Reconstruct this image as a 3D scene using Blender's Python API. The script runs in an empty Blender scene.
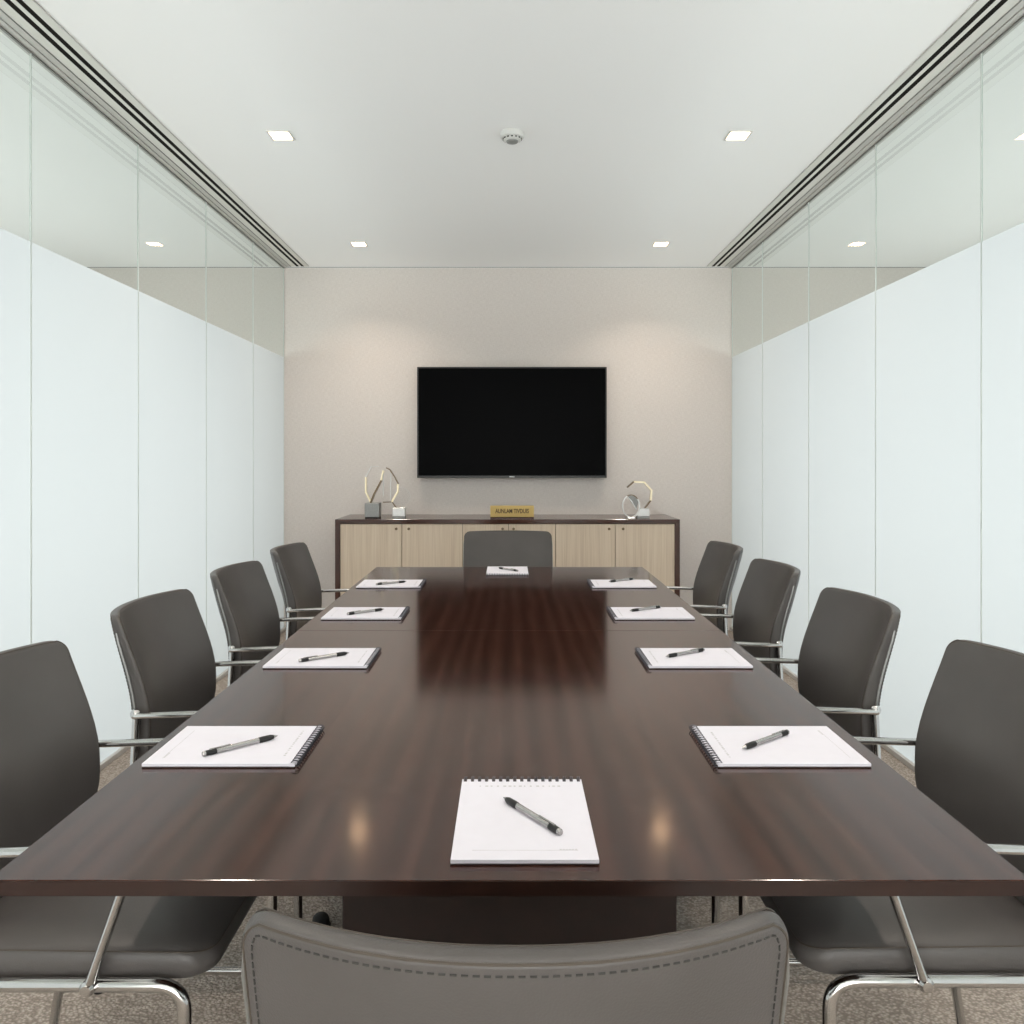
import bpy, bmesh, math, random
from mathutils import Vector, Matrix
random.seed(4)
PI = math.pi
scene = bpy.context.scene
COL = scene.collection

# ------------------------------------------------------------------ dimensions
EYE, CEIL = 1.265, 2.70
XL, XR = -1.678, 1.655            # glass walls
YB, YF = 5.95, -1.7               # back wall, wall behind the camera
XO = 4.2                          # outer walls of the neighbouring rooms
TT = 0.75                         # table top height
FROST = 2.03                      # top of the frosted film

# ------------------------------------------------------------------ materials
def s2l(c):
    return tuple(((v / 255) / 12.92 if v / 255 <= .04045 else ((v / 255 + .055) / 1.055) ** 2.4) for v in c) + (1.0,)

class MT:
    def __init__(self, name):
        self.m = bpy.data.materials.new(name)
        self.m.use_nodes = True
        self.nt = self.m.node_tree
        self.nt.nodes.clear()
        self.out = self.n('ShaderNodeOutputMaterial')
    def n(self, t, **kw):
        nd = self.nt.nodes.new(t)
        for k, v in kw.items():
            setattr(nd, k, v)
        return nd
    def l(self, a, b):
        self.nt.links.new(a, b)
    def principled(self, col=(.5, .5, .5, 1), rough=.5, metal=0., spec=.5, coat=0., coat_rough=.1):
        b = self.n('ShaderNodeBsdfPrincipled')
        b.inputs['Base Color'].default_value = col
        b.inputs['Roughness'].default_value = rough
        b.inputs['Metallic'].default_value = metal
        b.inputs['Specular IOR Level'].default_value = spec
        b.inputs['Coat Weight'].default_value = coat
        b.inputs['Coat Roughness'].default_value = coat_rough
        self.l(b.outputs[0], self.out.inputs[0])
        return b
    def coords(self, scale=(1, 1, 1), kind='Object'):
        tc = self.n('ShaderNodeTexCoord')
        mp = self.n('ShaderNodeMapping')
        mp.inputs['Scale'].default_value = scale
        self.l(tc.outputs[kind], mp.inputs[0])
        return mp.outputs[0]
    def noise(self, vec, scale=5, detail=3, rough=.5, dist=0):
        t = self.n('ShaderNodeTexNoise')
        t.inputs['Scale'].default_value = scale
        t.inputs['Detail'].default_value = detail
        t.inputs['Roughness'].default_value = rough
        t.inputs['Distortion'].default_value = dist
        self.l(vec, t.inputs['Vector'])
        return t.outputs['Fac']
    def ramp(self, fac, stops):
        r = self.n('ShaderNodeValToRGB')
        e = r.color_ramp.elements
        while len(e) < len(stops):
            e.new(.5)
        for el, (p, c) in zip(e, stops):
            el.position = p
            el.color = c
        self.l(fac, r.inputs[0])
        return r.outputs[0]
    def bump(self, bsdf, height, strength=.2, dist=.01):
        b = self.n('ShaderNodeBump')
        b.inputs['Strength'].default_value = strength
        b.inputs['Distance'].default_value = dist
        self.l(height, b.inputs['Height'])
        self.l(b.outputs[0], bsdf.inputs['Normal'])
    def math(self, op, a, b=None):
        m = self.n('ShaderNodeMath', operation=op)
        for i, v in enumerate((a, b)):
            if v is None:
                continue
            if isinstance(v, (int, float)):
                m.inputs[i].default_value = v
            else:
                self.l(v, m.inputs[i])
        return m.outputs[0]

def plain(name, rgb, rough=.5, metal=0., spec=.5, noise_amt=.06, nscale=40):
    t = MT(name)
    c = s2l(rgb)
    b = t.principled(c, rough, metal, spec)
    f = t.noise(t.coords(), nscale, 2)
    lo = tuple(v * (1 - noise_amt) for v in c[:3]) + (1,)
    hi = tuple(min(1, v * (1 + noise_amt)) for v in c[:3]) + (1,)
    t.l(t.ramp(f, [(.3, lo), (.7, hi)]), b.inputs['Base Color'])
    return t.m

def mat_fabric_wall():
    t = MT('woven_wallcovering')
    b = t.principled(rough=.9, spec=.15)
    v1 = t.noise(t.coords((40, 40, 260)), 1, 2)
    v2 = t.noise(t.coords((260, 40, 40)), 1, 2)
    w = t.math('ADD', v1, v2)
    w = t.math('MULTIPLY', w, .5)
    t.l(t.ramp(w, [(.3, s2l((210, 202, 196))), (.7, s2l((228, 221, 216)))]), b.inputs['Base Color'])
    t.bump(b, w, .25, .002)
    return t.m

def mat_ceiling():
    t = MT('matt_ceiling_paint')
    b = t.principled(s2l((250, 249, 248)), .95, 0, .1)
    t.bump(b, t.noise(t.coords(), 300, 2), .03, .002)
    return t.m

def mat_carpet():
    t = MT('loop_pile_carpet')
    b = t.principled(rough=1, spec=.05)
    v = t.n('ShaderNodeTexVoronoi')
    v.inputs['Scale'].default_value = 125
    mp = t.coords((1, 1.25, 1))
    t.l(mp, v.inputs['Vector'])
    big = t.noise(t.coords(), 24, 4, .65)
    mix = t.math('ADD', t.math('MULTIPLY', v.outputs['Distance'], .9), t.math('MULTIPLY', big, .55))
    t.l(t.ramp(mix, [(.25, s2l((202, 191, 181))), (.55, s2l((182, 171, 161))), (.9, s2l((146, 136, 127)))]), b.inputs['Base Color'])
    inv = t.math('SUBTRACT', 1.0, v.outputs['Distance'])
    t.bump(b, inv, .6, .006)
    return t.m

def mat_wood_dark(name='dark_wenge_veneer', top=True, long_axis='y'):
    t = MT(name)
    b = t.principled(rough=.30 if top else .15, spec=.5)
    if top:
        b.inputs['Roughness'].default_value = .115
        b.inputs['Specular IOR Level'].default_value = .55
    sc = {'y': (7, .55, 7), 'z': (7, 7, .6), 'x': (.55, 7, 7)}[long_axis]
    mp = t.coords(sc)
    big = t.noise(t.coords(tuple(v * .35 for v in sc)), 1.3, 2, .5, .6)
    w = t.n('ShaderNodeTexWave', wave_type='BANDS', bands_direction='X' if long_axis != 'x' else 'Y')
    w.inputs['Scale'].default_value = .9
    w.inputs['Distortion'].default_value = 7
    w.inputs['Detail'].default_value = 3
    w.inputs['Detail Scale'].default_value = .8
    t.l(mp, w.inputs['Vector'])
    fs = {'y': (170, 4, 170), 'z': (170, 170, 4), 'x': (4, 170, 170)}[long_axis]
    fine = t.noise(t.coords(fs), 1, 3, .6)
    f = t.math('ADD', t.math('MULTIPLY', w.outputs['Fac'], .2), t.math('MULTIPLY', fine, .62))
    f = t.math('ADD', f, t.math('MULTIPLY', big, .22))
    if top:
        t.l(t.ramp(f, [(.3, s2l((40, 22, 17))), (.52, s2l((56, 33, 26))), (.75, s2l((74, 46, 37)))]), b.inputs['Base Color'])
    else:
        t.l(t.ramp(f, [(.25, s2l((58, 34, 26))), (.55, s2l((74, 45, 35))), (.85, s2l((90, 57, 45)))]), b.inputs['Base Color'])
    return t.m

def mat_oak():
    t = MT('pale_oak_veneer')
    b = t.principled(rough=.5, spec=.3)
    f1 = t.noise(t.coords((120, 20, 2.2)), 1, 3, .6)
    f2 = t.noise(t.coords((24, 10, .8)), 1, 2, .5)
    f = t.math('ADD', t.math('MULTIPLY', f1, .65), t.math('MULTIPLY', f2, .35))
    t.l(t.ramp(f, [(.3, s2l((196, 176, 155))), (.5, s2l((212, 194, 173))), (.72, s2l((222, 206, 187)))]), b.inputs['Base Color'])
    return t.m

def mat_leather():
    t = MT('taupe_grey_leather')
    b = t.principled(rough=.42, spec=.45)
    n = t.noise(t.coords(), 9, 3)
    t.l(t.ramp(n, [(.3, s2l((75, 71, 69))), (.7, s2l((81, 77, 75)))]), b.inputs['Base Color'])
    v = t.n('ShaderNodeTexVoronoi')
    v.inputs['Scale'].default_value = 420
    t.l(t.coords(), v.inputs['Vector'])
    t.bump(b, v.outputs['Distance'], .10, .0015)
    return t.m

def mat_chrome():
    t = MT('polished_chrome')
    b = t.principled((.60, .59, .58, 1), .13, 1.0)
    n = t.noise(t.coords(), 60, 2)
    r = t.n('ShaderNodeMapRange')
    r.inputs['To Min'].default_value = .10
    r.inputs['To Max'].default_value = .18
    t.l(n, r.inputs['Value'])
    t.l(r.outputs[0], b.inputs['Roughness'])
    return t.m

def mat_glass_wall():
    """glazing: clear above, frosted film below FROST, mirror reflection by Fresnel over both"""
    t = MT('partly_frosted_glass')
    tc = t.n('ShaderNodeTexCoord')
    sep = t.n('ShaderNodeSeparateXYZ')
    t.l(tc.outputs['Object'], sep.inputs[0])
    step = t.math('GREATER_THAN', sep.outputs['Z'], FROST)
    clear = t.n('ShaderNodeBsdfTransparent')
    clear.inputs[0].default_value = (.60, .66, .635, 1)
    tr = t.n('ShaderNodeBsdfTranslucent')
    tr.inputs[0].default_value = (.432, .472, .475, 1)
    df = t.n('ShaderNodeBsdfDiffuse')
    df.inputs[0].default_value = (.66, .70, .70, 1)
    fm = t.n('ShaderNodeMixShader')
    fm.inputs[0].default_value = .25
    t.l(tr.outputs[0], fm.inputs[1])
    t.l(df.outputs[0], fm.inputs[2])
    base = t.n('ShaderNodeMixShader')
    t.l(step, base.inputs[0])
    t.l(fm.outputs[0], base.inputs[1])
    t.l(clear.outputs[0], base.inputs[2])
    geo = t.n('ShaderNodeNewGeometry')
    dot = t.n('ShaderNodeVectorMath', operation='DOT_PRODUCT')
    t.l(geo.outputs['Normal'], dot.inputs[0])
    t.l(geo.outputs['Incoming'], dot.inputs[1])
    c1 = t.math('SUBTRACT', 1.0, t.math('ABSOLUTE', dot.outputs['Value']))
    fres = t.math('ADD', t.math('MULTIPLY', t.math('POWER', c1, 5), .92), .075)
    gl = t.n('ShaderNodeBsdfGlossy')
    t.l(t.math('MULTIPLY', t.math('SUBTRACT', 1.0, step), .35), gl.inputs['Roughness'])
    gl.inputs[0].default_value = (.93, .96, .945, 1)
    gl2 = t.n('ShaderNodeMixShader')
    k = t.math('MULTIPLY', step, 1.0)
    k = t.math('ADD', k, .25)
    fac = t.math('MULTIPLY', fres, k)
    fac = t.math('MINIMUM', fac, .8)
    t.l(fac, gl2.inputs[0])
    t.l(base.outputs[0], gl2.inputs[1])
    t.l(gl.outputs[0], gl2.inputs[2])
    t.l(gl2.outputs[0], t.out.inputs[0])
    return t.m

def mat_emit(name, col, strength):
    t = MT(name)
    e = t.n('ShaderNodeEmission')
    e.inputs[0].default_value = col
    e.inputs[1].default_value = strength
    t.l(e.outputs[0], t.out.inputs[0])
    return t.m

def mat_clear_glass():
    t = MT('clear_crystal')
    tr = t.n('ShaderNodeBsdfTransparent')
    tr.inputs[0].default_value = (.985, .99, .99, 1)
    gl = t.n('ShaderNodeBsdfGlossy')
    gl.inputs['Roughness'].default_value = .03
    fr = t.n('ShaderNodeFresnel')
    fr.inputs['IOR'].default_value = 1.15
    mx = t.n('ShaderNodeMixShader')
    t.l(fr.outputs[0], mx.inputs[0])
    t.l(tr.outputs[0], mx.inputs[1])
    t.l(gl.outputs[0], mx.inputs[2])
    t.l(mx.outputs[0], t.out.inputs[0])
    return t.m

M = dict(
    wall=mat_fabric_wall(), ceiling=mat_ceiling(), carpet=mat_carpet(),
    white=plain('white_wall_paint', (228, 227, 222), .9, 0, .1, .01),
    table=mat_wood_dark(), wood_z=mat_wood_dark('dark_wenge_upright', False, 'z'),
    wood_x=mat_wood_dark('dark_wenge_crosswise', False, 'x'),
    pedestal=plain('stained_pedestal_veneer', (30, 16, 11), .5, 0, .3, .2, 30),
    edge=plain('dark_edge_veneer', (40, 22, 16), .35, 0, .4, .2, 25),
    oak=mat_oak(), leather=mat_leather(), chrome=mat_chrome(), glass=mat_glass_wall(),
    piping=plain('leather_piping', (66, 58, 50), .5), stitch=plain('dark_grey_thread', (52, 50, 48), .8),
    black=plain('black_plastic', (16, 16, 16), .45), rubber=plain('black_rubber', (12, 12, 12), .7),
    alu=plain('satin_aluminium', (196, 194, 190), .45, .15, .5, .02),
    alu_dark=plain('shadow_gap_metal', (128, 128, 124), .5, .1),
    slot=plain('dark_slot', (24, 20, 17), .8, 0, .1),
    trim=plain('white_trim_enamel', (222, 221, 215), .6, 0, .3, .01),
    seal=plain('glazing_seal', (205, 212, 208), .5, 0, .4, .02),
    paper=plain('white_paper', (222, 219, 227), .85, 0, .15, .01),
    paper_edge=plain('paper_edges', (205, 198, 202), .9, 0, .1, .04, 300),
    card=plain('dark_card_backing', (52, 44, 44), .7),
    ink=plain('pale_grey_print', (190, 188, 190), .9, 0, .1, .1), wire=plain('dark_wire', (92, 92, 98), .3, .8),
    silver=plain('brushed_silver', (214, 213, 211), .28, .5, .5, .03),
    steel=plain('brushed_steel', (140, 140, 138), .4, .7, .5, .08, 120),
    pen_silver=plain('pen_silver', (176, 174, 172), .25, .8, .5, .02),
    gold=plain('satin_gold', (250, 236, 204), .3, .35, .5, .03),
    bronze=plain('dark_bronze', (120, 102, 80), .35, .8),
    brass=plain('satin_brass', (190, 162, 98), .4, .3, .5, .04),
    engraved=plain('engraved_letters', (74, 52, 28), .6),
    screen=plain('black_screen', (4, 4, 5), .35, 0, .03, .02), bezel=plain('black_bezel', (22, 21, 20), .35),
    tv_edge=plain('dark_bronze_edge', (70, 64, 54), .35, .6),
    logo=plain('pale_logo', (205, 205, 208), .5), crystal=mat_clear_glass(),
    detector=plain('white_detector_plastic', (222, 221, 217), .5, 0, .4, .01),
    detector_grey=plain('grey_detector_plastic', (150, 150, 146), .5),
    led=mat_emit('lit_diffuser', (1, .62, .36, 1), 24),
)

# ------------------------------------------------------------------ mesh helpers
def link(name, bm, mat, parent=None, smooth=False, angle=35):
    me = bpy.data.meshes.new(name)
    bmesh.ops.recalc_face_normals(bm, faces=bm.faces)
    bm.to_mesh(me)
    bm.free()
    me.materials.append(mat)
    if smooth:
        me.polygons.foreach_set('use_smooth', [True] * len(me.polygons))
        me.set_sharp_from_angle(angle=math.radians(angle))
    o = bpy.data.objects.new(name, me)
    COL.objects.link(o)
    if parent:
        o.parent = parent
    return o

def box(bm, x0, x1, y0, y1, z0, z1, bevel=0, seg=2, mat=None):
    r = bmesh.ops.create_cube(bm, size=1)
    vs = r['verts']
    for v in vs:
        v.co = Vector(((x0 + x1) / 2 + v.co.x * (x1 - x0), (y0 + y1) / 2 + v.co.y * (y1 - y0), (z0 + z1) / 2 + v.co.z * (z1 - z0)))
    if bevel:
        es = list({e for v in vs for e in v.link_edges})
        bmesh.ops.bevel(bm, geom=es, offset=bevel, segments=seg, profile=.5, affect='EDGES')

def fillet(pts, r, n=5):
    pts = [Vector(p) for p in pts]
    out = [pts[0]]
    for a, b, c in zip(pts, pts[1:], pts[2:]):
        u, w = (a - b), (c - b)
        ang = u.angle(w)
        if ang > PI - .05:
            out.append(b)
            continue
        d = min(r / math.tan(ang / 2), .48 * u.length, .48 * w.length)
        p0, p1 = b + u.normalized() * d, b + w.normalized() * d
        for i in range(n + 1):
            t = i / n
            out.append(p0 * (1 - t) ** 2 + b * 2 * t * (1 - t) + p1 * t ** 2)
    out.append(pts[-1])
    return out

def tube(bm, pts, r, seg=10, closed=False, flat=1.0, caps=True):
    """sweep a circle (flattened along its local up by `flat`) along pts"""
    pts = [Vector(p) for p in pts]
    n = len(pts)
    tans = []
    for i in range(n):
        if closed:
            t = pts[(i + 1) % n] - pts[i - 1]
        else:
            t = pts[min(i + 1, n - 1)] - pts[max(i - 1, 0)]
        tans.append(t.normalized())
    up = Vector((0, 0, 1)) if abs(tans[0].z) < .9 else Vector((0, 1, 0))
    nrm = (up - tans[0] * up.dot(tans[0])).normalized()
    rings = []
    for i in range(n):
        nrm = (nrm - tans[i] * nrm.dot(tans[i])).normalized()
        bi = tans[i].cross(nrm)
        rings.append([bm.verts.new(pts[i] + nrm * (math.cos(a) * r * flat) + bi * (math.sin(a) * r))
                      for a in (2 * PI * k / seg for k in range(seg))])
    m = n if closed else n - 1
    for i in range(m):
        A, B = rings[i], rings[(i + 1) % n]
        for k in range(seg):
            bm.faces.new((A[k], A[(k + 1) % seg], B[(k + 1) % seg], B[k]))
    if caps and not closed:
        bm.faces.new(rings[0][::-1])
        bm.faces.new(rings[-1])

def lathe(bm, prof, seg=32, center=(0, 0, 0), axis='z'):
    """profile [(radius, height)] revolved about an axis through center"""
    c = Vector(center)
    rings = []
    for r, h in prof:
        ring = []
        for k in range(seg):
            a = 2 * PI * k / seg
            p = Vector((r * math.cos(a), r * math.sin(a), h))
            if axis == 'y':
                p = Vector((p.x, p.z, p.y))
            elif axis == 'x':
                p = Vector((p.z, p.x, p.y))
            ring.append(bm.verts.new(c + p))
        rings.append(ring)
    for A, B in zip(rings, rings[1:]):
        for k in range(seg):
            bm.faces.new((A[k], A[(k + 1) % seg], B[(k + 1) % seg], B[k]))
    bm.faces.new(rings[0][::-1])
    bm.faces.new(rings[-1])

def poly(bm, pts, y0, y1):
    """a polygon in x-z extruded from y0 to y1"""
    a = [bm.verts.new((x, y0, z)) for x, z in pts]
    b = [bm.verts.new((x, y1, z)) for x, z in pts]
    n = len(pts)
    bm.faces.new(a)
    bm.faces.new(b[::-1])
    for i in range(n):
        bm.faces.new((a[i], a[(i + 1) % n], b[(i + 1) % n], b[i]))

def strip(bm, pts, w, y0, y1, closed=False):
    """a flat band of thickness w following pts in x-z, from y0 to y1"""
    n = len(pts)
    P = [Vector((p[0], p[1])) for p in pts]
    inner, outer = [], []
    for i in range(n):
        a = P[i - 1] if (i > 0 or closed) else P[i]
        c = P[(i + 1) % n] if (i < n - 1 or closed) else P[i]
        d = (c - a).normalized()
        nn = Vector((-d.y, d.x)) * w / 2
        inner.append(P[i] + nn)
        outer.append(P[i] - nn)
    vs = [[bm.verts.new((q.x, y, q.y)) for q in L] for L in (inner, outer) for y in (y0, y1)]
    i0, i1, o0, o1 = vs
    m = n if closed else n - 1
    for i in range(m):
        j = (i + 1) % n
        bm.faces.new((i0[i], i0[j], i1[j], i1[i]))
        bm.faces.new((o0[i], o1[i], o1[j], o0[j]))
        bm.faces.new((i0[i], o0[i], o0[j], i0[j]))
        bm.faces.new((i1[i], i1[j], o1[j], o1[i]))
    if not closed:
        for i in (0, n - 1):
            bm.faces.new((i0[i], i1[i], o1[i], o0[i]))

def tag(o, label, cat, group=None):
    o['label'] = label
    o['category'] = cat
    if group:
        o['group'] = group
    return o

def thing(name, label, cat, loc=(0, 0, 0), rz=0., group=None):
    o = bpy.data.objects.new(name, None)
    o.empty_display_size = .1
    COL.objects.link(o)
    o.location = loc
    o.rotation_euler = (0, 0, rz)
    return tag(o, label, cat, group)

def dup(root, loc, rz, label):
    r = root.copy()
    COL.objects.link(r)
    r.location = loc
    r.rotation_euler = (0, 0, rz)
    r['label'] = label
    for ch in list(root.children):
        c = ch.copy()
        COL.objects.link(c)
        c.parent = r
        for g in list(ch.children):
            d = g.copy()
            COL.objects.link(d)
            d.parent = c
    return r

def struct(name, bm, mat, parent=None):
    o = link(name, bm, mat, parent)
    if parent is None:
        o['kind'] = 'structure'
    return o

def B():
    return bmesh.new()

# ------------------------------------------------------------------ the room
bm = B(); box(bm, -XO, XO, YF, YB, -.06, 0); struct('floor', bm, M['carpet'])
bm = B(); box(bm, -XO, XO, YF, YB, CEIL, CEIL + .08); struct('ceiling', bm, M['ceiling'])
bm = B(); box(bm, -XO, XO, YB, YB + .1, 0, CEIL - .004); struct('wall_back', bm, M['wall'])
bm = B(); box(bm, -XO, XO, YB + .012, YB + .1, CEIL - .004, CEIL); struct('shadow_line_strip', bm, M['alu_dark'])  # grey strip put in for the shadow line under the ceiling
bm = B(); box(bm, -XO, XO, YF - .1, YF, 0, CEIL); struct('wall_front', bm, M['white'])
bm = B(); box(bm, -XO - .1, -XO, YF, YB, 0, CEIL); struct('wall_outer_left', bm, M['white'])
bm = B(); box(bm, XO, XO + .1, YF, YB, 0, CEIL); struct('wall_outer_right', bm, M['white'])

def glass_wall(name, x, side):
    """side: -1 left, +1 right; panes, seals, head and base channels"""
    root = bpy.data.objects.new(name, None)
    COL.objects.link(root)
    root['kind'] = 'structure'
    js = [5.234 - .81 * k for k in range(9)]
    edges = [YB] + [j for j in js if j > YF] + [YF]
    for a, b in zip(edges, edges[1:]):
        bm = B()
        y0, y1 = b + .002, a - .002
        vs = [bm.verts.new(p) for p in ((x, y0, .02), (x, y1, .02), (x, y1, CEIL - .008), (x, y0, CEIL - .008))]
        bm.faces.new(vs)
        link('glass_pane', bm, M['glass'], root)
    for j in [YB - .004] + edges[1:-1]:
        bm = B(); box(bm, x - .0028, x + .0028, j - .0018, j + .0018, .02, CEIL - .008)
        link('joint_seal', bm, M['seal'], root)
    xi = x - side * .028
    a, b = sorted((x + side * .02, xi))
    bm = B(); box(bm, a, b, YF, YB, CEIL - .006, CEIL)
    link('head_channel', bm, M['alu'], root)
    bm = B(); box(bm, min(x - side * .004, x + side * .004), max(x - side * .004, x + side * .004), YF, YB, CEIL - .011, CEIL - .006)
    link('head_gasket', bm, M['alu_dark'], root)
    a, b = sorted((x + side * .016, x - side * .016))
    bm = B(); box(bm, a, b, YF, YB, 0, .024, .002, 1)
    link('base_channel', bm, M['alu'], root)
    return root
glass_wall('wall_left', XL, -1)
glass_wall('wall_right', XR, 1)

# linear air diffusers set into the ceiling beside each glass wall
def diffuser(x, side, label):
    t = thing('linear_air_diffuser', label, 'air vent', (x, (YF + YB) / 2, CEIL), 0, 'linear ceiling diffusers')
    L = (YB - YF) / 2 - .03
    s = side
    def bar(u0, u1, z0, z1, name, mat):
        a, b = sorted((u0 * s, u1 * s))
        bm = B(); box(bm, a, b, -L, L, z0, z1)
        return link(name, bm, mat, t)
    # u runs from the room side (negative) towards the glass (positive)
    bar(-.077, -.073, -.004, 0, 'frame', M['alu'])
    bar(-.073, -.041, -.003, 0, 'frame', M['trim'])
    bar(-.041, -.021, -.0028, 0, 'slot', M['slot'])
    bar(-.021, -.004, -.003, 0, 'centre_blade', M['trim'])
    bar(-.004, .017, -.0028, 0, 'slot', M['slot'])
    bar(.017, .056, -.003, 0, 'frame', M['trim'])
    bar(.056, .060, -.005, 0, 'frame', M['alu_dark'])
    bar(.060, .086, -.004, 0, 'track', M['alu'])
    return t
diffuser(-1.559, -1, 'long two slot air diffuser in ceiling along left glass wall')
diffuser(1.536, 1, 'long two slot air diffuser in ceiling along right glass wall')

# ------------------------------------------------------------------ downlights and detector
def downlight(first, loc, label):
    if first:
        return dup(first, loc, 0, label)
    t = thing('recessed_downlight', label, 'ceiling light', loc, 0, 'square recessed downlights')
    bm = B()
    for (x0, x1, y0, y1) in ((-.051, .051, -.051, -.042), (-.051, .051, .042, .051), (-.051, -.042, -.042, .042), (.042, .051, -.042, .042)):
        box(bm, x0, x1, y0, y1, -.004, 0)
    link('trim_frame', bm, M['trim'], t)
    bm = B(); box(bm, -.042, .042, -.042, .042, -.002, 0)
    link('diffuser', bm, M['led'], t)
    return t
spots = [((-1.01, 3.535), 'lit square downlight nearer the camera, left of the smoke detector'),
         ((1.01, 3.535), 'lit square downlight nearer the camera, right of the smoke detector'),
         ((-1.0, 5.31), 'lit square downlight close to the back wall on the left'),
         ((1.005, 5.31), 'lit square downlight close to the back wall on the right')]
d0 = None
for (x, y), lab in spots:
    o = downlight(d0, (x, y, CEIL), lab)
    d0 = d0 or o

t = thing('smoke_detector', 'white round smoke detector on the ceiling between the front downlights', 'smoke detector', (.012, 3.505, CEIL))
t.scale = (.98, .98, .74)
bm = B(); lathe(bm, [(.050, 0), (.053, -.004), (.053, -.028), (.049, -.034), (.042, -.036)], 40); link('base', bm, M['detector'], t, True)
bm = B(); lathe(bm, [(.041, -.036), (.040, -.046), (.030, -.052)], 40); link('sensing_chamber', bm, M['detector'], t, True)
bm = B()
for k in range(14):
    a = 2 * PI * k / 14 + .2
    r = bmesh.ops.create_cube(bm, size=1)
    mt = Matrix.Rotation(a, 4, 'Z') @ Matrix.Translation((.0405, 0, -.041)) @ Matrix.Diagonal((.004, .0085, .007, 1))
    for v in r['verts']:
        v.co = mt @ v.co
link('vent_slots', bm, M['slot'], t)
bm = B(); lathe(bm, [(.027, -.051), (.025, -.059), (.018, -.061)], 32); link('cap', bm, M['detector_grey'], t, True)

# ------------------------------------------------------------------ conference table
ty0, ty1, tx = .981, 3.85, .64
t = thing('conference_table', 'long dark brown wooden conference table with a glossy top', 'table', (0, (ty0 + ty1) / 2, 0))
cy = (ty0 + ty1) / 2
for a, b in ((ty0 - cy, -.0006), (.0006, ty1 - cy)):
    bm = B(); box(bm, -tx, tx, a, b, TT - .0195, TT, .0006, 1)
    link('tabletop_panel', bm, M['table'], t)
for y in (ty0 - cy - .0012, ty1 - cy):
    bm = B(); box(bm, -tx, tx, y, y + .0012, TT - .0192, TT - .0012); link('edge_band', bm, M['edge'], t)
bm = B(); box(bm, -.30, .30, 1.433 - cy, 3.40 - cy, .06, TT - .0195, .003, 2); link('pedestal', bm, M['pedestal'], t)
bm = B(); box(bm, -.27, .27, 1.46 - cy, 3.37 - cy, 0, .06); link('plinth', bm, M['black'], t)

# ------------------------------------------------------------------ chairs
def lerp_table(tab, h):
    if h <= tab[0][0]:
        return tab[0][1]
    for (h0, v0), (h1, v1) in zip(tab, tab[1:]):
        if h <= h1:
            u = (h - h0) / (h1 - h0)
            u = u * u * (3 - 2 * u) if False else u
            return v0 + (v1 - v0) * u
    return tab[-1][1]

# rear surface of the backrest along its side edge: height -> local y
REAR = [(.47, -.214), (.52, -.208), (.58, -.203), (.64, -.201), (.68, -.203), (.73, -.212), (.78, -.225), (.83, -.2395), (.893, -.255)]
HW, TOP, BOT, RC, TH = .226, .895, .47, .030, .044
def smooth_rear(h):
    return sum(lerp_table(REAR, h + d) for d in (-.03, -.015, 0, .015, .03)) / 5
def halfw(h, d=0.):
    """half width at height h of the outline inset by d"""
    rc, top, hw = max(RC - d, .006), TOP - d, HW - d
    w = hw
    if h > top - rc:
        q = h - (top - rc)
        w = hw - rc + math.sqrt(max(0, rc * rc - q * q))
    if h < .6:
        w -= .018 * ((.6 - h) / .13) ** 1.5
    return w
def concave(h):
    return .063 if h > .76 else .020 + .043 * max(0, (h - .5) / .26)
def thick(h):
    if h < .6:
        return TH * (1 - .25 * (.6 - h) / .13)
    if h > .66:
        return TH - .020 * ((h - .66) / .226) ** 1.2
    return TH
def back_pt(u, h, depth, d=0., off=0.):
    """u in -1..1 across, depth 0 rear .. 1 front, outline inset d, extra offset along the depth"""
    x = u * halfw(h, d)
    xr = x / HW
    y = smooth_rear(h) - concave(h) * (1 - abs(xr) ** 2.2)
    slope = (smooth_rear(h + .01) - smooth_rear(h - .01)) / .02
    nrm = Vector((0, 1, -slope)).normalized()
    return Vector((x, y, h)) + nrm * (thick(h) * depth + off)

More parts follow.
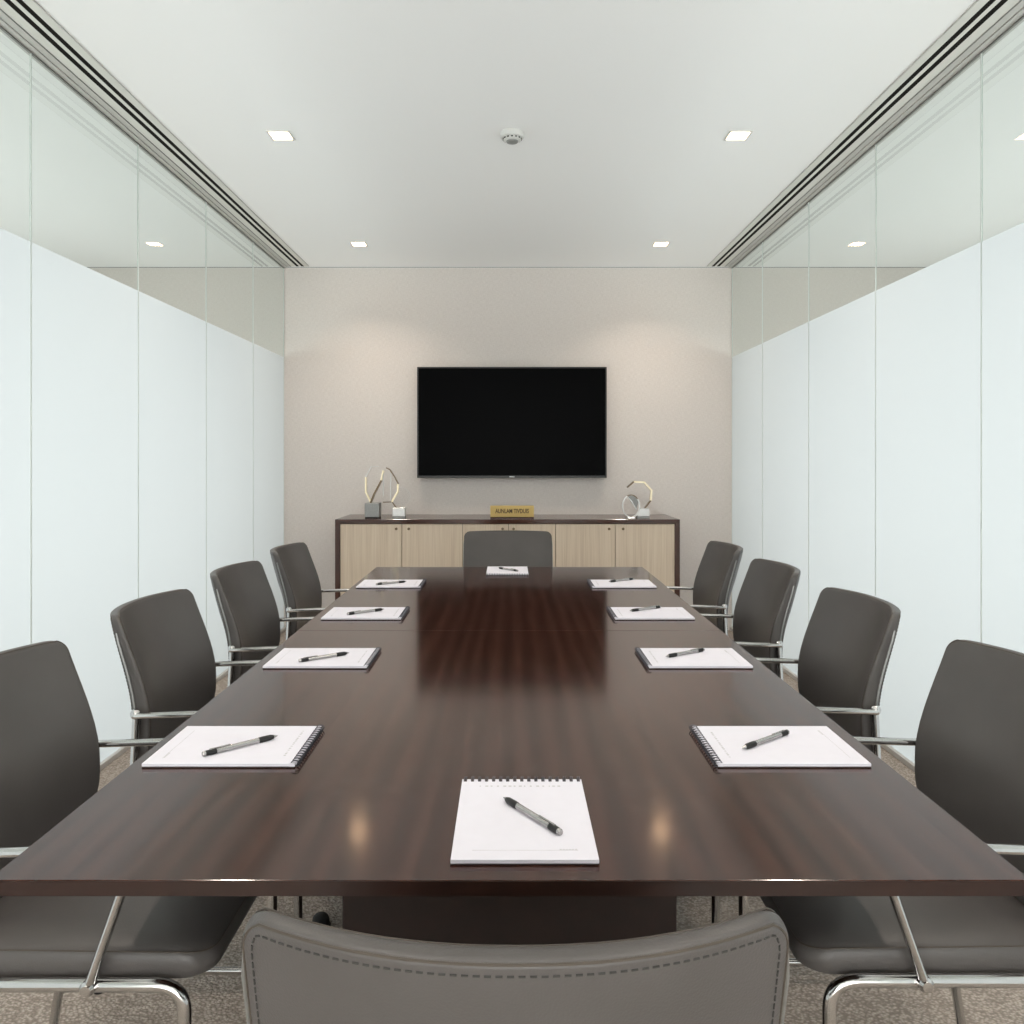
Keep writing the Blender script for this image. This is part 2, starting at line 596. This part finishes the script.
def make_backrest(parent):
    NB, NC, NU = 16, 7, 22
    def rows(d):
        rc, top, bot = max(RC - d, .006), TOP - d, BOT + d
        hs = [bot + (top - rc - bot) * i / NB for i in range(NB + 1)]
        return hs + [top - rc + rc * math.sin(PI / 2 * i / NC) for i in range(1, NC + 1)]
    us = [-1 + 2 * i / NU for i in range(NU + 1)]
    n, m = NB + NC + 1, NU + 1
    loop = [(0, j) for j in range(m)] + [(i, m - 1) for i in range(1, n)] + [(n - 1, j) for j in range(m - 2, -1, -1)] + [(i, 0) for i in range(n - 2, 0, -1)]
    bm = B()
    RF, RR = .011, .006
    def grid(depth, d, crown):
        hs = rows(d)
        G = {}
        for i, h in enumerate(hs):
            for j, u in enumerate(us):
                p = back_pt(u, h, depth, d)
                p.y += crown * (1 - abs(u) ** 4) * min(1, (TOP - d - h) / .06)
                G[i, j] = bm.verts.new(p)
        for i in range(n - 1):
            for j in range(m - 1):
                bm.faces.new((G[i, j], G[i, j + 1], G[i + 1, j + 1], G[i + 1, j]))
        return [G[k] for k in loop]
    def ring(depth, d, off):
        hs = rows(d)
        return [bm.verts.new(back_pt(us[j], hs[i], depth, d, off)) for i, j in loop]
    rings = [grid(0, RR, 0)]
    for k in range(1, 4):
        a = PI / 2 * k / 3
        rings.append(ring(0, RR * (1 - math.sin(a)), RR * (1 - math.cos(a))))
    for k in range(0, 5):
        a = PI / 2 * (1 - k / 5)
        rings.append(ring(1, RF * (1 - math.sin(a)), -RF * (1 - math.cos(a))))
    rings.append(grid(1, RF, .005))
    for A, Bq in zip(rings, rings[1:]):
        for k in range(len(loop)):
            q = (k + 1) % len(loop)
            bm.faces.new((A[k], A[q], Bq[q], Bq[k]))
    o = link('backrest', bm, M['leather'], parent, True, 80)
    # outline path for piping and stitches
    def outline(depth, inset, off):
        pts = []
        hh = [BOT + .08 + (TOP - RC - BOT - .08) * i / 14 for i in range(15)]
        def P(u, h):
            w = halfw(h)
            uu = u * max(0, (w - inset)) / w
            return back_pt(uu, h, depth) + Vector((0, off, 0))
        for h in hh:
            pts.append(P(-1, h))
        for i in range(1, 7):
            h = TOP - RC + (RC - inset) * math.sin(PI / 2 * i / 6)
            pts.append(P(-1, h))
        hT = TOP - inset
        for i in range(1, 20):
            pts.append(P(-1 + 2 * i / 20, hT))
        for i in range(6, 0, -1):
            h = TOP - RC + (RC - inset) * math.sin(PI / 2 * i / 6)
            pts.append(P(1, h))
        for h in hh[::-1]:
            pts.append(P(1, h))
        return pts
    bm = B(); tube(bm, outline(0, .003, .0012), .0013, 6); link('piping', bm, M['piping'], o, True)
    bm = B(); tube(bm, outline(1, .004, -.003), .0013, 6); link('piping', bm, M['piping'], o, True)
    # stitches along the rear seam
    path = outline(0, .0115, -.0002)
    bm = B()
    acc, step, ln = 0., .0085, .0052
    segs = [(a, b, (b - a).length) for a, b in zip(path, path[1:])]
    total = sum(s[2] for s in segs)
    def at(s):
        for a, b, l in segs:
            if s <= l:
                return a + (b - a) * (s / l if l else 0)
            s -= l
        return path[-1]
    s = 0
    while s + ln < total:
        p, q = at(s), at(s + ln)
        if (q - p).length > .001:
            tube(bm, [p, q], .0009, 5)
        s += step
    link('stitching', bm, M['stitch'], o, True)
    return o

def make_seat(parent):
    # upholstered pad: rounded rectangle plan, crowned top, rolled front
    y0, y1, w, r = -.20, .233, .222, .05
    plan = []
    for cx, cyy, a0 in ((w - r, y1 - r, 0), (-(w - r), y1 - r, PI / 2), (-(w - .03), y0 + .03, PI), (w - .03, y0 + .03, 3 * PI / 2)):
        rr = r if cyy > 0 else .03
        for i in range(8):
            a = a0 + PI / 2 * i / 7
            plan.append(Vector((cx + rr * math.cos(a), cyy + rr * math.sin(a))))
    c = Vector((0, (y0 + y1) / 2))
    levels = [(.93, .452), (.985, .455), (1.0, .466), (1.0, .482), (.992, .494), (.975, .500), (.93, .505), (.8, .510), (.6, .514), (.4, .516), (.15, .517)]
    bm = B()
    rings = []
    for s, z in levels:
        ring = []
        for p in plan:
            q = c + (p - c) * s
            dz = 0
            if q.y > .12:
                dz = -.018 * ((q.y - .12) / .125) ** 2 if z > .47 else 0
            ring.append(bm.verts.new((q.x, q.y, z + dz)))
        rings.append(ring)
    n = len(plan)
    for A, Bq in zip(rings, rings[1:]):
        for k in range(n):
            bm.faces.new((A[k], A[(k + 1) % n], Bq[(k + 1) % n], Bq[k]))
    bm.faces.new(rings[0][::-1])
    bm.faces.new(rings[-1])
    o = link('seat', bm, M['leather'], parent, True, 50)
    bm = B()
    path = []
    for p in plan:
        q = c + (p - c) * .978
        dz = -.018 * ((q.y - .12) / .125) ** 2 if q.y > .12 else 0
        path.append((q.x, q.y, .4998 + dz))
    tube(bm, path, .0013, 6, closed=True)
    link('piping', bm, M['piping'], o, True)
    return o

def make_chair(label):
    t = thing('conference_chair', label, 'chair', (0, 0, 0), 0, 'conference chairs around the table')
    make_seat(t)
    make_backrest(t)
    R = .0105
    for s in (-1, 1):
        x = s * .236
        # front leg with its bend, seat rail, rear leg
        bm = B(); tube(bm, fillet([(x, .10, .456), (x, .197, .456), (x, .197, .012)], .045, 8), R, 14); fl = link('leg', bm, M['chrome'], t, True)
        bm = B(); lathe(bm, [(.013, 0), (.013, .014), (.011, .018)], 16, (x, .197, 0)); link('glide', bm, M['rubber'], fl, True)
        bm = B(); tube(bm, [(x, -.207, .456), (x, .102, .456)], R * .99, 14); link('seat_rail', bm, M['chrome'], t, True)
        bm = B(); tube(bm, fillet([(x, -.187, .672), (x, -.193, .54), (x, -.21, .43), (x, -.275, .012)], .12, 4), .0095, 14); rl = link('leg', bm, M['chrome'], t, True)
        bm = B(); lathe(bm, [(.012, 0), (.012, .014), (.010, .018)], 16, (x, -.2765, 0)); link('glide', bm, M['rubber'], rl, True)
        bm = B(); tube(bm, [(x, -.267, .050), (x, .197, .050)], .0085, 12); link('stretcher', bm, M['chrome'], t, True)
        # bar up the rear edge of the back
        pts = []
        for i in range(9):
            h = .66 + (.855 - .66) * i / 8
            p = back_pt(s * 1.0, h, .16)
            pts.append((p.x + s * (.0008 - .003 * (i == 8)), p.y, p.z))
        bm = B(); tube(bm, pts, .003, 8); link('back_bar', bm, M['steel'], t, True)
        # arm
        xa = s * .247
        bm = B(); tube(bm, fillet([(xa, -.187, .664), (xa, .128, .674), (xa, .055, .462)], .035, 7), .0100, 14, flat=.75)
        ar = link('armrest', bm, M['chrome'], t, True)
        bm = B(); lathe(bm, [(.004, -.020), (.011, -.017), (.012, .006), (.008, .011), (.002, .012)], 16, (0, 0, 0), 'x')
        for v in bm.verts:
            v.co = Vector((xa + s * v.co.x, .054 + v.co.y, .459 + v.co.z))
        link('end_cap', bm, M['chrome'], ar, True)
        bm = B(); bmesh.ops.create_uvsphere(bm, u_segments=16, v_segments=10, radius=.0125)
        for v in bm.verts:
            v.co += Vector((s * .243, -.187, .667))
        link('joint', bm, M['chrome'], t, True)
    for y in (.11, -.14):
        bm = B(); tube(bm, [(-.235, y, .446), (.235, y, .446)], .009, 10); link('cross_bar', bm, M['chrome'], t, True)
    return t

ch_y = [1.467, 2.133, 2.79, 3.456]
ORD_L = ['leather chair on the left side, nearest the camera and cut by the frame',
         'leather chair with chrome arms on the left side, second from the camera',
         'leather chair with chrome arms on the left side, third from the camera',
         'leather chair with chrome arms on the left side, farthest, nearest the sideboard']
ORD_R = [s.replace('left side', 'right side') for s in ORD_L]
c0 = make_chair('leather chair in the foreground at the near table end, seen from behind')
c0.location = (.005, .905, 0)
dup(c0, (-.008, 3.885, 0), PI, 'leather chair at the far table end, facing the camera before the sideboard')
for y, y2, a, b in zip(ch_y, [1.477, 2.165, 2.855, 3.525], ORD_L, ORD_R):
    for o in (dup(c0, (-.70, y, 0), -PI / 2, a), dup(c0, (.696, y2, 0), PI / 2, b)):
        o.scale = (.97, 1, .993)

# ------------------------------------------------------------------ notepads
PW, PL, PH = .190, .256, .0075
def make_notepad(label):
    """origin at the page centre on the table; spiral on the +y edge"""
    t = thing('spiral_notepad', label, 'notepad', (0, 0, TT), 0, 'spiral notepads on the table')
    bm = B(); box(bm, -PW / 2, PW / 2, -PL / 2, PL / 2, .0002, .0022, .0004, 1); link('backing_card', bm, M['card'], t)
    bm = B()
    # page block with notched holes along the spiral edge
    N = 17
    box(bm, -PW / 2 + .0005, PW / 2 - .0005, -PL / 2, PL / 2 - .009, .0023, PH, .0004, 1)
    pitch = PW / N
    for k in range(N + 1):
        x0 = -PW / 2 + (k - .5) * pitch + pitch * .24
        x1 = x0 + pitch * .52
        x0, x1 = max(x0, -PW / 2 + .0005), min(x1, PW / 2 - .0005)
        box(bm, x0, x1, PL / 2 - .0092, PL / 2, .0023, PH)
    link('paper_block', bm, M['paper'], t)
    bm = B()
    for k in range(N):
        for dx in (-.0014, .0014):
            x = -PW / 2 + (k + .5) * pitch + dx
            pts = [(x + .0006 * math.sin(a), PL / 2 - .0005 + 0.0072 * math.cos(a), .0057 + .0054 * math.sin(a)) for a in (2 * PI * i / 14 for i in range(14))]
            tube(bm, pts, .00062, 5, closed=True)
    link('spiral_binding', bm, M['wire'], t, True)
    bm = B()
    x = -.066
    rnd = random.Random(3)
    while x < .062:
        w = rnd.choice((.002, .003, .0045))
        box(bm, x, x + w, PL / 2 - .029, PL / 2 - .0255, PH, PH + .0002)
        x += w + rnd.choice((.0035, .005, .007))
    link('printed_header', bm, M['ink'], t)
    bm = B()
    box(bm, -.068, .070, -PL / 2 + .024, -PL / 2 + .0246, PH, PH + .0002)
    for k in range(6):
        box(bm, .046 + k * .004, .0485 + k * .004, -PL / 2 + .0255, -PL / 2 + .0275, PH, PH + .0002)
    link('printed_footer', bm, M['ink'], t)
    return t

n0 = make_notepad('white spiral notepad at the near table end, rings facing away from the camera')
n0.location = (.0195, 1.144, TT)
pads = [(1.432, -.487, .477, 'nearest the camera'), (2.065, -.480, .472, 'second from the camera'), (2.665, -.478, .468, 'third from the camera'), (3.30, -.487, .462, 'fourth and farthest of its row')]
for y, xl, xr, w in pads:
    dup(n0, (xl, y, TT), -PI / 2, 'white spiral notepad on the left side of the table, ' + w)
    dup(n0, (xr, y, TT), PI / 2, 'white spiral notepad on the right side of the table, ' + w)
dup(n0, (-.010, 3.685, TT), PI, 'white spiral notepad at the far table end, rings facing the camera')

# ------------------------------------------------------------------ pens
def make_pen(label):
    """origin at the tip end on the page, running along +x to the blunt end"""
    t = thing('ballpoint_pen', label, 'pen', (0, 0, 0), 0, 'pens lying on the notepads')
    r = .0046
    bm = B(); lathe(bm, [(r, .036), (r, .114)], 20, (0, 0, r), 'x'); link('barrel', bm, M['pen_silver'], t, True)
    bm = B(); lathe(bm, [(.0032, .008), (.0049, .014), (.0052, .03), (.0049, .0365)], 20, (0, 0, r), 'x'); link('grip', bm, M['black'], t, True)
    bm = B(); lathe(bm, [(.0006, 0), (.0012, .002), (.0034, .0085)], 16, (0, 0, r), 'x'); link('tip', bm, M['pen_silver'], t, True)
    bm = B(); lathe(bm, [(.0048, .1135), (.0049, .120), (.0047, .1325)], 20, (0, 0, r), 'x'); link('end_band', bm, M['black'], t, True)
    bm = B(); lathe(bm, [(.0046, .1325), (.0046, .136), (.0036, .1375)], 20, (0, 0, r), 'x'); link('end_button', bm, M['pen_silver'], t, True)
    bm = B(); box(bm, .088, .125, -.0013, .0013, 2 * r + .0004, 2 * r + .0016, .0004, 1)
    box(bm, .121, .125, -.0013, .0013, r * 1.6, 2 * r + .001)
    link('clip', bm, M['pen_silver'], t)
    return t
PZ = TT + PH + .0002
pens = [((-.009, 1.192), (.068, 1.081), 'black and silver pen on the notepad at the near table end'),
        ((-.4228, 1.459), (-.5246, 1.367), 'black and silver pen on the nearest notepad of the left row'),
        ((.406, 1.396), (.515, 1.48), 'black and silver pen on the nearest notepad of the right row'),
        ((-.418, 2.087), (-.5236, 2.007), 'black and silver pen on the second notepad of the left row'),
        ((.400, 2.048), (.519, 2.125), 'black and silver pen on the second notepad of the right row'),
        ((-.423, 2.70), (-.525, 2.618), 'black and silver pen on the third notepad of the left row'),
        ((.401, 2.67), (.519, 2.745), 'black and silver pen on the third notepad of the right row'),
        ((-.427, 3.317), (-.529, 3.247), 'black and silver pen on the farthest notepad of the left row'),
        ((.410, 3.31), (.518, 3.385), 'black and silver pen on the farthest notepad of the right row'),
        ((-.052, 3.735), (.034, 3.635), 'black and silver pen on the notepad at the far table end')]
p0 = None
for a, b, lab in pens:
    ang = math.atan2(b[1] - a[1], b[0] - a[0])
    if p0 is None:
        p0 = make_pen(lab)
        p0.location = (a[0], a[1], PZ)
        p0.rotation_euler.z = ang
    else:
        dup(p0, (a[0], a[1], PZ), ang, lab)

# ------------------------------------------------------------------ sideboard
sx0, sx1, sy0, sy1, sh = -1.186, 1.158, 5.436, YB - .002, .861
t = thing('sideboard', 'low oak sideboard with dark wood frame against the back wall', 'sideboard', (0, sy1, 0))
def L(y):
    return y - sy1
bm = B(); box(bm, sx0, sx1, L(sy0), 0, sh - .030, sh, .0015, 1); link('top_panel', bm, M['wood_x'], t)
for a, b in ((sx0, sx0 + .033), (sx1 - .033, sx1)):
    bm = B(); box(bm, a, b, L(sy0), 0, 0, sh - .030, .001, 1); link('side_panel', bm, M['wood_z'], t)
bm = B(); box(bm, sx0 + .033, sx1 - .033, L(sy0), 0, .0, .05); link('plinth', bm, M['wood_x'], t)
bm = B(); box(bm, sx0 + .033, sx1 - .033, L(sy0) + .03, -.005, .05, sh - .030); link('carcass', bm, M['bronze'], t)
dx = [sx0 + .033, -.733, -.320, -.007, .313, .720, sx1 - .033]
for k in range(6):
    bm = B(); box(bm, dx[k] + .002, dx[k + 1] - .002, L(sy0) + .006, L(sy0) + .026, .053, sh - .033, .001, 1)
    d = link('door', bm, M['oak'], t)
    kx = {0: dx[1] - .035, 1: dx[1] + .05, 2: dx[3] - .04, 3: dx[3] + .035, 4: dx[5] - .045, 5: dx[5] + .05}[k]
    kz = sh - .063
    bm = B(); lathe(bm, [(.006, .006), (.004, -.006), (.009, -.012), (.009, -.018), (.006, -.021)], 14, (kx, L(sy0), kz), 'y')
    link('knob', bm, M['bronze'], d, True)

# ------------------------------------------------------------------ television
t = thing('television', 'large black flat television mounted on the back wall', 'television', (.018, YB, 1.541))
w2, h2, d0_, d1_ = .697, .408, -.075, -.03
bm = B(); box(bm, -w2, w2, d0_, d1_, -h2, h2, .003, 2); link('casing', bm, M['tv_edge'], t, True)
bm = B()
e = .011
for (x0, x1, z0, z1) in ((-w2 + .002, w2 - .002, h2 - e, h2 - .002), (-w2 + .002, w2 - .002, -h2 + .002, -h2 + e + .006), (-w2 + .002, -w2 + e, -h2 + e + .006, h2 - e), (w2 - e, w2 - .002, -h2 + e + .006, h2 - e)):
    box(bm, x0, x1, d0_ - .004, d0_ + .002, z0, z1)
link('bezel', bm, M['bezel'], t)
bm = B(); box(bm, -w2 + e, w2 - e, d0_ - .002, d0_ + .001, -h2 + e + .006, h2 - e); link('screen', bm, M['screen'], t)
bm = B()
for k in range(5):
    box(bm, -.018 + k * .0074, -.0115 + k * .0074, d0_ - .0055, d0_ - .003, -h2 + .0035, -h2 + .0125)
link('logo', bm, M['logo'], t)
bm = B(); box(bm, -.25, .25, d1_, -.001, -.2, .2); link('wall_bracket', bm, M['black'], t)

# ------------------------------------------------------------------ plaque and awards
t = thing('name_plaque', 'brass nameplate with engraved lettering on the sideboard under the television', 'plaque', (.018, 5.52, sh))
bm = B(); box(bm, -.150, .150, -.02, .02, .0003, .012, .001, 1); link('base', bm, M['wood_x'], t)
bm = B(); box(bm, -.150, .150, -.012, .004, .012, .090, .001, 1); link('plate', bm, M['brass'], t)
cu = bpy.data.curves.new('lettering', 'FONT')
cu.body = 'AUNLAM TIVDUIS'
cu.size = .036
cu.align_x = 'CENTER'
cu.align_y = 'CENTER'
cu.extrude = .0006
cu.offset = .0009
tmp = bpy.data.objects.new('tmp_text', cu)
COL.objects.link(tmp)
dg = bpy.context.evaluated_depsgraph_get()
me = bpy.data.meshes.new_from_object(tmp.evaluated_get(dg))
bpy.data.objects.remove(tmp)
xs = [v.co.x for v in me.vertices]
k = .232 / (max(xs) - min(xs))
for v in me.vertices:
    x, y, z = v.co
    v.co = (x * k, -.0125 - z, .051 + y * 1.15)
me.materials.clear()
me.materials.append(M['engraved'])
o = bpy.data.objects.new('lettering', me)
COL.objects.link(o)
o.parent = t

def octagon(cx, cz, rx, rz, phase=PI / 8):
    return [(cx + rx * math.cos(phase + k * PI / 4) / math.cos(PI / 8), cz + rz * math.sin(phase + k * PI / 4) / math.cos(PI / 8)) for k in range(8)]

G = 'sculptural awards on the sideboard'
# tall gold octagon on a grey steel cube; silver facets paint in reflected wall
t = thing('award', 'award with tall gold octagonal loop on a dark grey cube', 'award', (-.955, 5.60, sh), 0, G)
bm = B(); box(bm, -.050, .050, -.05, .05, .008, .104, .0015, 1); link('base', bm, M['steel'], t)
bm = B(); box(bm, -.048, .048, -.048, .048, .0002, .008); link('foot', bm, M['black'], t)
o8 = octagon(.012, .232, .062, .126)
bm = B(); strip(bm, [o8[k] for k in (3, 4, 5)], .011, -.016, .016); strip(bm, [o8[5], (-.016, .104)], .010, -.016, .016); link('loop', bm, M['gold'], t)
bm = B(); strip(bm, [o8[k] for k in (3, 2, 1)], .004, -.012, .012); link('loop', bm, M['silver'], t)
bm = B(); strip(bm, [(-.016, .104), (.008, .165), (.060, .262)], .010, -.02, .02); link('cross_strut', bm, M['bronze'], t)
bm = B(); strip(bm, [(.058, .262), (.072, .33)], .011, -.02, .02); link('loop', bm, M['gold'], t)
bm = B(); strip(bm, [(.072, .318), (.072, .15)], .003, -.012, .012); link('loop', bm, M['silver'], t)

# split gold loop with glass disc on a silver block
t = thing('award', 'award with split gold loop and clear disc on a silver block', 'award', (-.768, 5.58, sh), 0, G)
bm = B(); box(bm, -.043, .043, -.043, .043, .014, .072, .0015, 1); link('base', bm, M['silver'], t)
bm = B(); box(bm, -.043, .043, -.043, .043, .0002, .012); link('foot', bm, M['steel'], t)
bm = B(); strip(bm, [(-.092, .350), (-.066, .337), (-.033, .288), (-.006, .238)], .006, -.016, .016); link('arch', bm, M['bronze'], t)
bm = B(); strip(bm, [(-.010, .235), (-.010, .185), (-.052, .112)], .012, -.016, .016); link('arch', bm, M['gold'], t)
bm = B(); strip(bm, [(-.052, .112), (-.112, .110)], .006, -.016, .016); strip(bm, [(-.050, .112), (-.022, .072)], .006, -.010, .010); link('arch', bm, M['bronze'], t)
bm = B(); strip(bm, [(-.060, .118), (-.060, .31)], .004, -.012, .012); link('upright', bm, M['silver'], t)
bm = B(); lathe(bm, [(.060, -.006), (.0615, -.004), (.0615, .004), (.060, .006)], 40, (.014, 0, .150), 'y'); link('disc', bm, M['crystal'], t, True)
bm = B()
tube(bm, [(.014 + .0615 * math.cos(a), -.006, .150 + .0615 * math.sin(a)) for a in (2 * PI * k / 40 for k in range(40))], .0011, 6, closed=True)
link('disc_rim', bm, M['silver'], t, True)

# open octagon on a silver wedge
t = thing('award', 'award with open octagonal gold ring on a silver wedge', 'award', (.935, 5.60, sh), 0, G)
bm = B(); poly(bm, [(-.046, .014), (.040, .014), (.036, .066), (-.022, .066)], -.035, .035); link('base', bm, M['silver'], t)
bm = B(); box(bm, -.046, .040, -.037, .037, .0002, .012); link('foot', bm, M['steel'], t)
pts = [(-.112, .212), (-.066, .252), (.008, .248), (.058, .192), (.052, .120), (.014, .070)]
bm = B(); strip(bm, pts[0:2], .008, -.016, .016); link('ring', bm, M['bronze'], t)
bm = B(); strip(bm, pts[1:5], .012, -.016, .016); link('ring', bm, M['gold'], t)
bm = B(); strip(bm, [pts[4], pts[5], (.010, .064)], .008, -.016, .016); link('ring', bm, M['bronze'], t)

# small chrome loop in front of it
t = thing('award', 'small chrome loop award with tinted leaf, left of the silver wedge award', 'award', (.835, 5.50, sh), 0, G)
bm = B(); box(bm, -.026, .026, -.025, .025, .0002, .012, .002, 1); link('base', bm, M['silver'], t)
def arc(a0, a1, n, cx, cz, rx, rz):
    return [(cx + rx * math.cos(math.radians(a0 + (a1 - a0) * i / n)), cz + rz * math.sin(math.radians(a0 + (a1 - a0) * i / n))) for i in range(n + 1)]
bm = B(); strip(bm, arc(118, 262, 12, .0, .088, .058, .076), .007, -.012, .012); strip(bm, arc(-82, 40, 12, .0, .088, .058, .076), .008, -.012, .012); link('loop', bm, M['silver'], t)
bm = B(); strip(bm, arc(40, 118, 10, .0, .088, .058, .076), .006, -.012, .012); link('loop', bm, M['bronze'], t)
bm = B(); strip(bm, [(-.027, .155), (.005, .118), (.038, .062)], .005, -.010, .010); link('cross_strut', bm, M['silver'], t)
bm = B(); poly(bm, [(-.027, .155)] + arc(112, 20, 10, .0, .088, .054, .072) + [(.038, .062)], -.003, .003)
link('leaf', bm, M['steel'], t)

# small black rounded floor outlet under the table
t = thing('floor_outlet', 'small black domed outlet on the carpet under the table', 'outlet', (-.512, 2.17, 0))
bm = B(); lathe(bm, [(.027, .0003), (.027, .004), (.024, .006)], 28); link('flange', bm, M['black'], t, True)
bm = B(); lathe(bm, [(.023, .006), (.023, .018), (.0205, .026), (.015, .032), (.008, .0352), (.002, .036)], 28); link('dome', bm, M['rubber'], t, True)

# ------------------------------------------------------------------ lights
def area(name, loc, size, power, col, rot=(0, 0, 0), spread=PI):
    l = bpy.data.lights.new(name, 'AREA')
    l.shape = 'RECTANGLE'
    l.size, l.size_y = size
    l.energy = power
    l.color = col
    l.spread = spread
    o = bpy.data.objects.new(name, l)
    COL.objects.link(o)
    o.location = loc
    o.rotation_euler = rot
    return o
for (x, y) in ((-1.01, 3.535), (1.01, 3.535), (-1.0, 5.31), (1.005, 5.31)):
    area('downlight_lamp', (x, y, CEIL - .006), (.08, .08), 4, (1, .88, .76), (0, 0, 0), math.radians(120))
for y in (1.76, -.02):  # unseen lamps without fixtures, standing in for further downlights
    for x in (-1.005, 1.005):
        area('downlight_lamp', (x, y, CEIL - .006), (.08, .08), 4, (1, .88, .76), (0, 0, 0), math.radians(120))
# area lamps added in the neighbouring spaces, standing in for daylight behind the glass
for s in (-1, 1):
    area('daylight_standin_lamp', (s * (XO - .35), 2.1, 1.0), (7.0, 1.8), 146, (.95, .972, 1), (PI / 2 - .06, 0, s * PI / 2))

area('rear_fill_lamp', (0, YF + .25, 1.05), (3.0, 1.6), 92, (.955, .972, 1), (PI / 2 + .02, 0, PI))  # added fill lamp behind the camera; the wall there has no window

w = bpy.data.worlds.new('world')
scene.world = w
w.use_nodes = True
w.node_tree.nodes['Background'].inputs[0].default_value = (.8, .85, .9, 1)
w.node_tree.nodes['Background'].inputs[1].default_value = .3

# ------------------------------------------------------------------ camera
cam = bpy.data.cameras.new('camera')
cam.sensor_width = 36
cam.lens = 36 * 800 / 1024
cam.shift_x = 2.5 / 1024
cam.shift_y = -52 / 1024
cam.clip_start = .05
co = bpy.data.objects.new('camera', cam)
COL.objects.link(co)
co.location = (0, 0, EYE)
co.rotation_euler = (PI / 2, 0, 0)
scene.camera = co

scene.view_settings.view_transform = 'Standard'
scene.view_settings.look = 'None'
scene.view_settings.exposure = .27
scene.cycles.max_bounces = 12
scene.cycles.diffuse_bounces = 6
scene.cycles.transparent_max_bounces = 16
scene.cycles.use_denoising = True
scene.cycles.sample_clamp_indirect = 6
